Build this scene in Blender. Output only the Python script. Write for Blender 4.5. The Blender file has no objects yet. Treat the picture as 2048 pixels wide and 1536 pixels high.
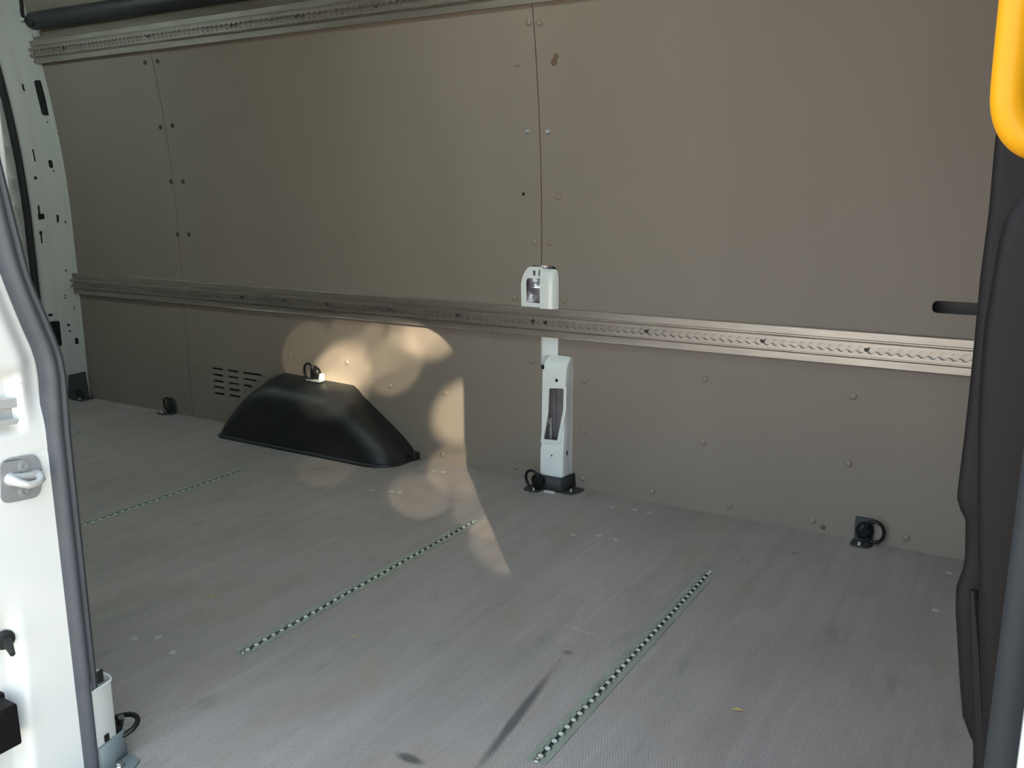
import bpy, bmesh, math, random
from mathutils import Vector, Matrix
from mathutils.geometry import tessellate_polygon
import numpy as np
random.seed(7)
SC = bpy.context.scene
COL = SC.collection

# ------------------------------------------------------------------ camera
FPX, YAW, PITCH, ROLL = 1788.335, -0.540895, 0.214207, 0.001873
CAM = np.array([1.404783, -1.22383, 0.973445])
def cam_axes():
    cy, sy, cp, sp = math.cos(YAW), math.sin(YAW), math.cos(PITCH), math.sin(PITCH)
    f = np.array([sy*cp, cy*cp, -sp]); r = np.array([cy, -sy, 0.0]); d = np.cross(f, r)
    cr, sr = math.cos(ROLL), math.sin(ROLL)
    return cr*r + sr*d, -sr*r + cr*d, f
AX = cam_axes()
cd = bpy.data.cameras.new('camera'); cd.sensor_width = 36.0; cd.lens = FPX/2048*36.0
cd.clip_start = 0.02
camo = bpy.data.objects.new('camera', cd); COL.objects.link(camo)
r_, d_, f_ = AX
camo.matrix_world = Matrix(((r_[0], -d_[0], -f_[0], CAM[0]), (r_[1], -d_[1], -f_[1], CAM[1]),
                            (r_[2], -d_[2], -f_[2], CAM[2]), (0, 0, 0, 1)))
SC.camera = camo

# ------------------------------------------------------------------ light
SUN_H = Vector((0.663, -0.749, 0)); SUN_H.normalize()
SUN_TAN = 0.4917
SUN = (SUN_H + Vector((0, 0, SUN_TAN))).normalized()          # towards the sun
world = bpy.data.worlds.new('sky'); SC.world = world; world.use_nodes = True
bgn = world.node_tree.nodes['Background']
bgn.inputs[0].default_value = (0.70, 0.88, 1.0, 1); bgn.inputs[1].default_value = 1.12
sl = bpy.data.lights.new('sun', 'SUN'); sl.energy = 36.0; sl.angle = math.radians(0.54); sl.color = (1.0, 0.90, 0.64)
so = bpy.data.objects.new('sun', sl); COL.objects.link(so)
so.rotation_euler = SUN.to_track_quat('Z', 'Y').to_euler(); so.location = SUN*30
vs = SC.view_settings
vs.view_transform = 'Standard'; vs.look = 'None'; vs.gamma = 1.0; vs.use_curve_mapping = False
vs.exposure = 1.65
LAMP = 23.0                                       # strength of the roof lamps' lenses
SC.cycles.max_bounces = 10; SC.cycles.diffuse_bounces = 7; SC.cycles.use_denoising = True

# ------------------------------------------------------------------ pixel helpers (2048 x 1536 frame)
def ray(u, v):
    a = (u-1024)/FPX; b = (v-768)/FPX
    return AX[0]*a + AX[1]*b + AX[2]
def ony(u, v, y):
    d = ray(u, v); return Vector(CAM + d*(y-CAM[1])/d[1])
def onx(u, v, x):
    d = ray(u, v); return Vector(CAM + d*(x-CAM[0])/d[0])
def onz(u, v, z=0.0):
    d = ray(u, v); return Vector(CAM + d*(z-CAM[2])/d[2])
YW = 1.322                                       # far wall, lower part
YN = -0.463                                      # near side wall, inner face
def yw(z): return YW - 0.1265*max(0.0, z-0.8)**2  # the wall leans in towards the roof
def onw(u, v, off=0.0):
    z = 0.8
    for _ in range(12):
        p = ony(u, v, yw(z)-off); z = p.z
    return p

# ------------------------------------------------------------------ materials
def mat(name, col, rough=0.5, metal=0.0, var=0.0, vscale=8.0, bump=0.0, bscale=200.0, stretch=(1, 1, 1), spec=0.5, coat=0.0):
    m = bpy.data.materials.new(name); m.use_nodes = True
    nt = m.node_tree; b = nt.nodes['Principled BSDF']
    b.inputs['Base Color'].default_value = (*col, 1); b.inputs['Roughness'].default_value = rough
    b.inputs['Metallic'].default_value = metal; b.inputs['Specular IOR Level'].default_value = spec
    b.inputs['Coat Weight'].default_value = coat
    if var or bump:
        tc = nt.nodes.new('ShaderNodeTexCoord'); mp = nt.nodes.new('ShaderNodeMapping')
        mp.inputs['Scale'].default_value = stretch
        nt.links.new(tc.outputs['Object'], mp.inputs['Vector'])
    if var:
        n = nt.nodes.new('ShaderNodeTexNoise'); n.inputs['Scale'].default_value = vscale; n.inputs['Detail'].default_value = 6
        nt.links.new(mp.outputs[0], n.inputs['Vector'])
        mr = nt.nodes.new('ShaderNodeMapRange'); mr.inputs['From Min'].default_value = .3; mr.inputs['From Max'].default_value = .7
        mr.inputs['To Min'].default_value = 1-var; mr.inputs['To Max'].default_value = 1+var
        nt.links.new(n.outputs['Fac'], mr.inputs['Value'])
        mx = nt.nodes.new('ShaderNodeVectorMath'); mx.operation = 'SCALE'
        mx.inputs[0].default_value = col; nt.links.new(mr.outputs[0], mx.inputs['Scale'])
        nt.links.new(mx.outputs[0], b.inputs['Base Color'])
    if bump:
        n2 = nt.nodes.new('ShaderNodeTexNoise'); n2.inputs['Scale'].default_value = bscale; n2.inputs['Detail'].default_value = 3
        nt.links.new(mp.outputs[0], n2.inputs['Vector'])
        bp = nt.nodes.new('ShaderNodeBump'); bp.inputs['Strength'].default_value = bump; bp.inputs['Distance'].default_value = .001
        nt.links.new(n2.outputs['Fac'], bp.inputs['Height']); nt.links.new(bp.outputs[0], b.inputs['Normal'])
    return m
M = {}
M['laminate'] = mat('grey_laminate', (0.236, 0.192, 0.162), .55, var=.05, vscale=3, bump=.15, bscale=350, stretch=(1, 1, .25), spec=.3)
M['white'] = mat('white_car_paint', (0.76, 0.765, 0.76), .28, var=.02, vscale=4, coat=.3)
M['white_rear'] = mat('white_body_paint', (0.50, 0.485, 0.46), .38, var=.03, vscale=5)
M['alu'] = mat('brushed_aluminium', (0.47, 0.415, 0.375), .5, 1.0, var=.10, vscale=14, stretch=(.6, 1, 6), bump=.1, bscale=120)
M['alu_floor'] = mat('worn_aluminium_rail', (0.37, 0.395, 0.36), .5, .55, var=.12, vscale=20)
M['steel'] = mat('bright_steel', (0.72, 0.72, 0.72), .25, 1.0)
M['zinc'] = mat('zinc_plate', (0.40, 0.41, 0.43), .4, .45, var=.06, vscale=30)
M['satin'] = mat('satin_silver', (0.62, 0.62, 0.62), .32, .35)
M['inner_grey'] = mat('bare_inner_panel', (0.26, 0.235, 0.245), .5, var=.15, vscale=25)
M['hole_glint'] = mat('rail_hole_glint', (0.62, 0.65, 0.60), .42, .1)  # pale colour for the painted glints in the floor rail holes
M['dark_steel'] = mat('dark_grey_bracket', (0.036, 0.038, 0.039), .6, var=.08, vscale=30)
M['grey_bracket'] = mat('blue_grey_bracket', (0.17, 0.20, 0.21), .5, var=.06, vscale=30)
M['black'] = mat('black_painted_metal', (0.006, 0.006, 0.0065), .4, spec=.35)
M['hole'] = mat('dark_opening', (0.006, 0.006, 0.006), .9)
M['plastic'] = mat('black_moulded_plastic', (0.011, 0.011, 0.0125), .45, var=.15, vscale=40, bump=.25, bscale=400, spec=.5)
M['trim'] = mat('black_pillar_trim', (0.0065, 0.0045, 0.0055), .55, bump=.2, bscale=900, spec=.22)
M['rubber'] = mat('rubber_seal', (0.068, 0.072, 0.088), .55, var=.12, vscale=18, spec=.45)
M['rubber_shaded'] = mat('shaded_rubber_seal', (0.024, 0.026, 0.031), .6, var=.1, vscale=18, spec=.3)  # same seal rubber, darkened to paint in the shade on the right seal
M['rubber_black'] = mat('black_rubber', (0.012, 0.012, 0.013), .6)
M['yellow'] = mat('yellow_plastic', (0.66, 0.30, 0.006), .36, spec=.22)
M['cap'] = mat('grey_screw_cap', (0.232, 0.187, 0.152), .45, spec=.5)
M['cap_rust'] = mat('stained_screw_cap', (0.15, 0.085, 0.055), .7)
M['plug'] = mat('pale_floor_plug', (0.40, 0.39, 0.37), .5)
M['foil'] = mat('silver_foil', (0.42, 0.38, 0.42), .35, .6, var=.25, vscale=60, bump=1.0, bscale=45)
M['tube'] = mat('black_foam_tube', (0.018, 0.018, 0.022), .5, var=.3, vscale=12, stretch=(.4, 1, 1))
M['leaf_dry'] = mat('dry_leaf', (0.55, 0.38, 0.18), .7, var=.2, vscale=120)
M['roof'] = mat('roof_lining', (0.72, 0.72, 0.69), .6)
M['front'] = mat('front_partition', (0.125, 0.105, 0.103), .6)
M['paving'] = mat('reddish_paving', (0.145, 0.120, 0.112), .9, var=.18, vscale=2.5, bump=.4, bscale=30)
M['leaf'] = mat('green_leaves', (0.07, 0.13, 0.03), .5, var=.3, vscale=2)
M['bark'] = mat('tree_bark', (0.09, 0.065, 0.045), .9, var=.3, vscale=12, bump=.8, bscale=20)

def floor_material():
    m = bpy.data.materials.new('grey_antislip_floor'); m.use_nodes = True
    nt = m.node_tree; N = nt.nodes; L = nt.links; b = N['Principled BSDF']
    tc = N.new('ShaderNodeTexCoord')
    def math_(op, a, c=None):
        n = N.new('ShaderNodeMath'); n.operation = op
        for i, q in enumerate((a, c)):
            if q is None: continue
            if isinstance(q, (int, float)): n.inputs[i].default_value = q
            else: L.new(q, n.inputs[i])
        return n.outputs[0]
    def noise(scale, st, detail=5, rot=0.0, rough=.6, dist=0.0):
        mp = N.new('ShaderNodeMapping'); mp.inputs['Scale'].default_value = st; mp.inputs['Rotation'].default_value = (0, 0, rot)
        L.new(tc.outputs['Object'], mp.inputs['Vector'])
        n = N.new('ShaderNodeTexNoise'); n.inputs['Scale'].default_value = scale; n.inputs['Detail'].default_value = detail
        n.inputs['Roughness'].default_value = rough; n.inputs['Distortion'].default_value = dist
        L.new(mp.outputs[0], n.inputs['Vector']); return n.outputs['Fac']
    def remap(v, a, c, d, e):
        n = N.new('ShaderNodeMapRange'); n.inputs[1].default_value = a; n.inputs[2].default_value = c
        n.inputs[3].default_value = d; n.inputs[4].default_value = e; L.new(v, n.inputs[0]); return n.outputs[0]
    def wave(scale, rot, dist=0.0):
        mp = N.new('ShaderNodeMapping'); mp.inputs['Rotation'].default_value = (0, 0, rot)
        L.new(tc.outputs['Object'], mp.inputs['Vector'])
        n = N.new('ShaderNodeTexWave'); n.inputs['Scale'].default_value = scale; n.inputs['Distortion'].default_value = dist
        n.inputs['Detail'].default_value = 2
        L.new(mp.outputs[0], n.inputs['Vector']); return n.outputs['Fac']
    cloud = remap(noise(2.2, (1, .5, 1), 6), .3, .7, .88, 1.10)              # worn, cloudy areas
    grain = remap(noise(22, (1, .07, 1), 8, .04, .65, .6), .32, .68, .90, 1.10)    # wood grain telegraphing through, across the van
    mesh1 = wave(74, math.radians(11), .6); mesh2 = wave(60, math.radians(-24), .6)      # fine wire-mesh print
    mesh = remap(math_('MULTIPLY', mesh1, mesh2), 0, .6, .84, 1.16)
    speck = remap(noise(420, (1, 1, 1), 2), .35, .65, .74, 1.26)
    k = math_('MULTIPLY', math_('MULTIPLY', cloud, grain), math_('MULTIPLY', mesh, speck))
    sx = N.new('ShaderNodeSeparateXYZ'); L.new(tc.outputs['Object'], sx.inputs[0])
    wob = remap(noise(9, (1, 1, 1), 4), .2, .8, -.5, .5)
    def blob(px, rx, ry, rot, soft=.5, wb=1.0):
        c = onz(*px)
        dx = math_('SUBTRACT', sx.outputs[0], c.x); dy = math_('SUBTRACT', sx.outputs[1], c.y)
        cr, sr = math.cos(rot), math.sin(rot)
        a = math_('DIVIDE', math_('ADD', math_('MULTIPLY', dx, cr), math_('MULTIPLY', dy, sr)), rx)
        d = math_('DIVIDE', math_('SUBTRACT', math_('MULTIPLY', dy, cr), math_('MULTIPLY', dx, sr)), ry)
        q = math_('ADD', math_('SQRT', math_('ADD', math_('MULTIPLY', a, a), math_('MULTIPLY', d, d))), math_('MULTIPLY', wob, wb))
        return remap(q, 1-soft, 1+soft*.3, 1, 0)
    col = N.new('ShaderNodeVectorMath'); col.operation = 'SCALE'; col.inputs[0].default_value = (0.330, 0.282, 0.275); L.new(k, col.inputs['Scale'])
    cur = col.outputs[0]
    def lay(mask, c, amt):
        nonlocal cur
        mx = N.new('ShaderNodeMix'); mx.data_type = 'RGBA'
        L.new(math_('MULTIPLY', mask, amt), mx.inputs[0]); L.new(cur, mx.inputs[6]); mx.inputs[7].default_value = (*c, 1)
        cur = mx.outputs[2]
    def seg(p0, p1, w, **kw):
        a, b2 = onz(*p0), onz(*p1); d = b2-a
        return blob(((p0[0]+p1[0])/2, (p0[1]+p1[1])/2), d.length*.5, w, math.atan2(d.y, d.x), **kw)
    lay(remap(noise(5.5, (1, .6, 1), 6), .52, .72, 0, 1), (.27, .205, .175), .55)             # tan dirt film
    lay(remap(noise(14, (1, .35, 1), 5, .5), .60, .74, 0, 1), (.15, .14, .14), .5)          # dark scuffs
    lay(seg((1120, 1320), (950, 1545), .012, wb=.5), (.055, .052, .055), .75)        # dark drag mark
    lay(seg((790, 1505), (850, 1530), .012, wb=.8), (.05, .048, .05), .8)
    lay(blob((735, 1335), .035, .06, .3, .8), (.30, .24, .19), .45)              # tan scuffs
    lay(blob((595, 1155), .03, .06, .6, .8), (.27, .22, .18), .4)
    lay(blob((740, 1370), .02, .03, .6, .8), (.27, .19, .15), .4)
    lay(blob((1135, 1305), .012, .010, 0, .8), (.05, .05, .05), .6)
    lay(blob((1588, 1105), .014, .01, 0, .8), (.05, .05, .05), .5)
    lay(seg((1105, 1240), (1215, 1280), .0014, wb=.2), (.5, .5, .48), .7)            # pale scratch
    lay(remap(math_('ABSOLUTE', math_('SUBTRACT', sx.outputs[0], -.6265)), .0006, .0016, 1, 0), (.42, .40, .37), .7)      # worn pale edge along the joint
    L.new(cur, b.inputs['Base Color'])
    b.inputs['Roughness'].default_value = .52; b.inputs['Specular IOR Level'].default_value = .5
    h = math_('ADD', math_('MULTIPLY', math_('MULTIPLY', mesh1, mesh2), .7), math_('MULTIPLY', noise(300, (1, 1, 1), 2), .5))
    bp = N.new('ShaderNodeBump'); bp.inputs['Strength'].default_value = .45; bp.inputs['Distance'].default_value = .0012
    L.new(h, bp.inputs['Height']); L.new(bp.outputs[0], b.inputs['Normal'])
    return m
M['floor'] = floor_material()

# ------------------------------------------------------------------ object helpers
def link(name, me, m=None, parent=None, smooth=True, ang=35, bevel=0.0, seg=2):
    o = bpy.data.objects.new(name, me); COL.objects.link(o)
    if m: me.materials.append(M[m] if isinstance(m, str) else m)
    if smooth:
        me.polygons.foreach_set('use_smooth', [True]*len(me.polygons)); me.set_sharp_from_angle(angle=math.radians(ang))
    if bevel:
        b = o.modifiers.new('bevel', 'BEVEL'); b.width = bevel; b.segments = seg; b.limit_method = 'ANGLE'; b.angle_limit = math.radians(40)
        b.harden_normals = False
    if parent: o.parent = parent
    return o
def tag(o, label, cat=None, group=None, kind=None):
    o['label'] = label
    if cat: o['category'] = cat
    if group: o['group'] = group
    if kind: o['kind'] = kind
    return o
def empty(name, loc=(0, 0, 0)):
    o = bpy.data.objects.new(name, None); COL.objects.link(o); o.location = loc; o.empty_display_size = .05
    return o
def attach(o, parent):
    """parent keeping the world-space mesh where it was built"""
    o.parent = parent; o.matrix_parent_inverse = Matrix.Translation(-Vector(parent.location))
    return o
def finish(bm, recalc=True):
    if recalc: bmesh.ops.recalc_face_normals(bm, faces=bm.faces[:])
    me = bpy.data.meshes.new('m'); bm.to_mesh(me); bm.free(); return me
def plate(outer, holes=(), t=.003, to3=None, cuts=None, deform=None):
    """flat sheet with real holes; outer/holes are lists of (a, b); to3 maps (a, b, c) to space, c in 0..t"""
    to3 = to3 or (lambda a, b, c: (a, -c, b))
    loops = [list(outer)] + [list(h) for h in holes]
    allp = [p for l in loops for p in l]
    tris = tessellate_polygon([[Vector((p[0], p[1], 0)) for p in l] for l in loops])
    bm = bmesh.new()
    A = [bm.verts.new(to3(p[0], p[1], 0.0)) for p in allp]; B = [bm.verts.new(to3(p[0], p[1], t)) for p in allp]
    for a, b, c in tris:
        for V in (A, B):
            try: bm.faces.new((V[a], V[b], V[c]))
            except ValueError: pass
    i0 = 0
    for l in loops:
        n = len(l)
        for i in range(n):
            j = (i+1) % n
            try: bm.faces.new((A[i0+i], A[i0+j], B[i0+j], B[i0+i]))
            except ValueError: pass
        i0 += n
    for (co, no) in (cuts or ()):
        bmesh.ops.bisect_plane(bm, geom=bm.verts[:]+bm.edges[:]+bm.faces[:], plane_co=co, plane_no=no)
    if deform:
        for v in bm.verts: v.co = deform(v.co)
    return finish(bm)
def rpoly(pts, r, n=5):
    """polygon with rounded corners; r a number or a list"""
    out = []; N = len(pts)
    for i in range(N):
        p0, p1, p2 = (Vector((*pts[j % N], 0)) for j in (i-1, i, i+1))
        rr = r[i] if isinstance(r, (list, tuple)) else r
        if rr <= 0: out.append((p1.x, p1.y)); continue
        d0, d2 = (p0-p1), (p2-p1); rr = min(rr, d0.length*.48, d2.length*.48)
        a, b = p1 + d0.normalized()*rr, p1 + d2.normalized()*rr
        for k in range(n+1):
            s = k/n; q = a*(1-s)**2 + p1*2*s*(1-s) + b*s*s
            out.append((q.x, q.y))
    return out
def rrect(x0, z0, x1, z1, r, n=5): return rpoly([(x0, z0), (x1, z0), (x1, z1), (x0, z1)], r, n)
def circ(x, z, r, n=14, k=1.0): return [(x+r*math.cos(2*math.pi*i/n), z+k*r*math.sin(2*math.pi*i/n)) for i in range(n)]
def box_me(a, b):
    bm = bmesh.new(); bmesh.ops.create_cube(bm, size=1)
    a, b = Vector(a), Vector(b)
    for v in bm.verts: v.co = Vector(((v.co.x+.5)*(b.x-a.x)+a.x, (v.co.y+.5)*(b.y-a.y)+a.y, (v.co.z+.5)*(b.z-a.z)+a.z))
    return finish(bm)
def loft_me(rows, closed=False, cap=False):
    bm = bmesh.new(); V = [[bm.verts.new(p) for p in r] for r in rows]
    for i in range(len(V)-1):
        n = len(V[i])
        for j in range(n if closed else n-1):
            k = (j+1) % n
            bm.faces.new((V[i][j], V[i][k], V[i+1][k], V[i+1][j]))
    if cap:
        bm.faces.new(V[0]); bm.faces.new(V[-1])
    bmesh.ops.remove_doubles(bm, verts=bm.verts[:], dist=1e-6)
    return finish(bm)
def tube_me(path, r, n=10, closed=False, flat=None):
    path = [Vector(p) for p in path]; N = len(path); rows = []; up = None
    for i in range(N):
        t = (path[(i+1) % N]-path[i-1]) if closed else (path[min(i+1, N-1)]-path[max(i-1, 0)])
        t.normalize()
        if up is None:
            up = Vector((0, 0, 1)) if abs(t.z) < .9 else Vector((1, 0, 0))
        s = t.cross(up).normalized(); up = s.cross(t).normalized()
        rr = r[i] if isinstance(r, (list, tuple)) else r
        rows.append([path[i] + s*rr*math.cos(2*math.pi*k/n) + up*rr*(flat or 1)*math.sin(2*math.pi*k/n) for k in range(n)])
    if closed: rows.append(rows[0])
    return loft_me(rows, True, not closed)
def lathe_me(prof, axis_o, axis_d, n=14):
    """prof: list of (radius, height along axis)"""
    d = Vector(axis_d).normalized(); s = d.orthogonal().normalized(); u = d.cross(s); o = Vector(axis_o)
    rows = [[o + d*h + (s*math.cos(2*math.pi*k/n)+u*math.sin(2*math.pi*k/n))*max(r, 1e-5) for k in range(n)] for r, h in prof]
    bm = bmesh.new(); V = [[bm.verts.new(p) for p in r] for r in rows]
    for i in range(len(V)-1):
        for j in range(n):
            k = (j+1) % n; bm.faces.new((V[i][j], V[i][k], V[i+1][k], V[i+1][j]))
    bm.faces.new(V[0]); bm.faces.new(V[-1])
    return finish(bm)
def sub(o, part):
    o.parent = part; o.matrix_parent_inverse = Matrix.Identity(4); return o
def hexbolt(p, d, r, h, m, parent, name='bolt', part=None):
    o = link(name, lathe_me([(r*1.6, 0), (r*1.6, h*.2), (r*1.02, h*.22), (r, h*.9), (r*.85, h)], p, d, 6*2), m, None)
    return sub(o, part) if part else attach(o, parent)

# ================================================================== THE SETTING
X0, X1, ZR = -2.66, 1.95, 1.98                    # rear, front, roof
RAILX = [-1.953, -0.9855, 0.0, 0.7277]; RY0, RY1 = -0.022, 0.913
# ---- floor: two sheets with a joint, cut out round the lashing rails
floor = tag(empty('floor'), 'worn grey anti-slip plywood floor of the cargo bay', 'floor', kind='structure')
def floor_panel(xa, xb):
    holes = [rpoly([(x-.0205, RY0), (x+.0205, RY0), (x+.0205, RY1), (x-.0205, RY1)], .012) for x in RAILX if xa < x < xb]
    me = plate([(xa, -.46), (xb, -.46), (xb, YW), (xa, YW)], holes, .012, lambda a, b, c: (a, b, c-.012))
    o = link('floor_panel', me, 'floor', None, smooth=False); return attach(o, floor)
fp_a = floor_panel(X0, -.6278); fp_b = floor_panel(-.6272, X1)
for o in (fp_b,):
    # door step side of the sheet reaches out to the sill
    pass
sill = tag(link('trim_1', plate(rpoly([(.085, -.64), (1.45, -.64), (1.45, -.4615), (.085, -.4615)], .004), (), .03, lambda a, b, c: (a, b, c-.034)), 'rubber_black', bevel=.004),
           'black step sill below the open sliding door', 'sill', kind='structure')
subfloor = tag(link('trim_2', box_me((X0, -.63, -.16), (X1, 1.45, -.036)), 'front'), 'dark underfloor below the cargo boards', 'underfloor', kind='structure')
fplugs = [(840, 937), (868, 941), (886, 944), (745, 981), (783, 983), (800, 985), (1225, 1015), (1270, 1019), (1300, 1026),
          (1147, 1070), (1200, 1071), (1232, 1079), (268, 1277), (316, 1275), (345, 1305), (1898, 1146), (1872, 1220), (415, 851), (438, 857)]
plug_me = lathe_me([(.0088, 0), (.0088, .0006), (.006, .0015), (.002, .0018)], (0, 0, 0), (0, 0, 1), 14)
plug_me.materials.append(M['plug'])
plug_me.polygons.foreach_set('use_smooth', [True]*len(plug_me.polygons))
for q in fplugs:
    p = onz(*q); par = fp_a if p.x < -.628 else fp_b
    o = bpy.data.objects.new('floor_plug', plug_me); COL.objects.link(o); o.location = p; o.parent = par

# ---- far wall: laminate sheets with seams, slots and cut-outs
wall = tag(empty('wall_far', (0, YW, 0)), 'grey laminate lined side wall across the cargo bay', 'wall', kind='structure')
PT = .006
def wallsheet(outer, holes=()):
    zs = [p[1] for p in outer]; zc = [z for z in np.arange(.8, 2.1, .05) if min(zs) < z < max(zs)]
    me = plate(outer, holes, PT, lambda a, b, c: (a, YW+PT-c, b), [((0, 0, z), (0, 0, 1)) for z in zc],
               lambda co: Vector((co.x, co.y+yw(co.z)-YW, co.z)))
    o = link('wall_panel', me, 'laminate', None, smooth=True, ang=20); return attach(o, wall)
XS1, XS2 = -1.761, -0.012
G = .0015
zmid, ztop = .548, 1.565
uxl, uxr = -.070, .054                             # cut-out for the upper part of the pillar
ctop = .733
p1 = wallsheet([(-2.53, zmid), (XS1-G, zmid), (XS1-G, ztop), (-2.53, ztop)])
p2 = wallsheet(rpoly([(XS1+G, zmid), (uxl, zmid), (uxl, ctop-.035), (uxl+.02, ctop), (XS2-G, ctop), (XS2-G, ztop), (XS1+G, ztop)], [0, 0, .02, .02, 0, 0, 0]))
slot = rrect(1.150, .658, 1.52, .690, .016)
p3 = wallsheet(rpoly([(uxr, zmid), (X1, zmid), (X1, ztop), (XS2+G, ztop), (XS2+G, ctop), (uxr-.016, ctop), (uxr, ctop-.03)], [0, 0, 0, 0, 0, .018, .018]), [slot])
p4 = wallsheet([(-2.53, ztop+.003), (X1, ztop+.003), (X1, ZR), (-2.53, ZR)])
l1 = wallsheet([(-2.53, 0), (XS1-G, 0), (XS1-G, zmid-.003), (-2.53, zmid-.003)])
vents = []
VA = ony(425, 738, YW); 
for r in range(5):
    for c, (xa, xb) in enumerate(((-1.612, -1.548), (-1.520, -1.455), (-1.428, None))):
        z = .232 - .0268*r
        if c == 2:
            xb = {0: -1.318, 1: -1.350, 2: -1.380}.get(r)
            if xb is None: continue
        vents.append(rrect(xa, z-.0045, xb, z+.0045, .0044, 3))
vents.append(circ(-1.421, .232-.0268*3, .004, 8))
clx = -.008; crx = .053
l2 = wallsheet([(XS1+G, 0), (clx, 0), (clx, zmid-.003), (XS1+G, zmid-.003)], vents)
l3 = wallsheet(rpoly([(.1055, 0), (X1, 0), (X1, zmid-.003), (crx, zmid-.003), (crx, .445), (.092, .445), (.1055, .425)], [0, 0, 0, 0, .01, .02, .02]))
skin = tag(link('wall_outer', box_me((X0, 1.405, -.1), (X1, 1.43, ZR)), 'front'), 'white body skin behind the wall lining, coloured dark for shade', 'wall', kind='structure')  # white skin given a dark colour, standing in for shade behind the slot
# screws and caps on the sheets
def cap_mesh(kind):
    if kind == 'cap': prof = [(.0105, 0), (.0105, .0008), (.0085, .0028), (.005, .0042), (.001, .0045)]
    elif kind == 'screw': prof = [(.0095, 0), (.0095, .001), (.0062, .0013), (.0058, .0040), (.0035, .0048), (.0032, .0036), (.0005, .0034)]
    me = lathe_me(prof, (0, 0, 0), (0, -1, 0), 14)
    me.polygons.foreach_set('use_smooth', [True]*len(me.polygons)); return me
cap_me = cap_mesh('cap'); cap_me.materials.append(M['cap'])
rust_me = cap_mesh('cap'); rust_me.materials.append(M['cap_rust'])
scr_me = cap_mesh('screw'); scr_me.materials.append(M['zinc'])
dark_me = cap_mesh('screw'); dark_me.materials.append(M['dark_steel'])
hole_me = lathe_me([(.0055, 0), (.0055, .0004)], (0, 0, 0), (0, -1, 0), 12); hole_me.materials.append(M['hole'])
def put(name, me, q, par, s=1.0):
    p = onw(*q); o = bpy.data.objects.new(name, me); COL.objects.link(o); o.location = p; o.scale = (s, s, s)
    attach(o, par); return o
def panel_at(p):
    if p.z > ztop: return p4
    if p.z > zmid: return p1 if p.x < XS1 else (p2 if p.x < XS2 else p3)
    return l1 if p.x < XS1 else (l2 if p.x < 0.04 else l3)
for q in [(94, 147), (118, 266), (136, 370), (151, 467), (1057, 44), (1079, 45), (1034, 127), (1116, 393), (1069, 484), (1099, 486),
          (1029, 596), (1128, 600), (988, 669), (1065, 723), (384, 663), (305, 713), (364, 721), (388, 725), (178, 695), (580, 713), (694, 725),
          (780, 772), (890, 786), (885, 908), (1030, 934), (1168, 762), (1166, 861), (1165, 957), (1410, 758), (1406, 884), (1706, 793),
          (1697, 927), (1304, 982), (1458, 1011), (1625, 1041), (1812, 1076), (110, 10), (258, 797), (373, 817), (400, 817)]:
    put('screw_cap', cap_me, q, panel_at(onw(*q)))
for q, s in (((1112, 112), .8), ((1108, 124), 1.0), ((1646, 1055), .7)): put('screw_cap', rust_me, q, panel_at(onw(*q)), s)
for q in [(290, 125), (315, 122), (321, 254), (345, 251), (342, 363), (366, 363), (355, 469), (378, 469), (1055, 262), (1096, 263)]:
    put('screw', scr_me if q[0] > 1000 else dark_me, q, panel_at(onw(*q)))
put('screw_hole', hole_me, (1047, 388), p2)

# ---- rest of the shell
tag(link('ceiling', box_me((X0-.03, -.66, ZR), (X1, 1.43, ZR+.03)), 'roof'), 'pale roof lining over the cargo bay', 'ceiling', kind='structure')
tag(link('wall_front', box_me((X1, -.66, -.1), (X1+.03, 1.43, ZR+.03)), 'front'), 'dark partition at the cab end', 'wall', kind='structure')
DX0, DX1, DZ1, DR = .100, 1.42, 1.80, .20
opening = rpoly([(DX0, -.03), (DX1, -.03), (DX1, DZ1), (DX0, DZ1)], [0, 0, DR*1.25, DR*1.25], 10)
tag(link('wall_near', plate([(X0, -.16), (X1, -.16), (X1, ZR), (X0, ZR)], [opening], .03, lambda a, b, c: (a, -.65+c, b)), 'white', bevel=.003),
    'white body side with the sliding door opening', 'wall', kind='structure')
tag(link('wall_near_lining', box_me((X0, YN-.03, 0), (-.02, YN, ZR)), 'laminate'), 'grey lining of the near side wall behind the door pillar', 'wall', kind='structure')
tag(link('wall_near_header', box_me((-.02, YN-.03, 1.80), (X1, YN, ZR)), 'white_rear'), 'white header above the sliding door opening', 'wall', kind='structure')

# load bay lamps under the roof
M['lamp'] = bpy.data.materials.new('lamp_lens'); M['lamp'].use_nodes = True
_b = M['lamp'].node_tree.nodes['Principled BSDF']; _b.inputs['Base Color'].default_value = (.8, .8, .75, 1)
_b.inputs['Emission Color'].default_value = (.73, 1.0, .96, 1); _b.inputs['Emission Strength'].default_value = LAMP
for lx, lab in ((-2.15, 'flat roof lamp over the wheel arch end of the bay'), (-.10, 'flat roof lamp over the front end of the bay')):
    lr = tag(empty('roof_lamp', (lx, .43, ZR)), lab, 'lamp', 'roof lamps')
    link('housing', box_me((-.20, -.05, -.022), (.20, .05, -.0005)), 'white_rear', lr, bevel=.005)
    link('lens', plate(rrect(-.185, -.038, .185, .038, .012), (), .004, lambda a, b, c: (a, b, -.0265+c)), 'lamp', lr)

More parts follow.
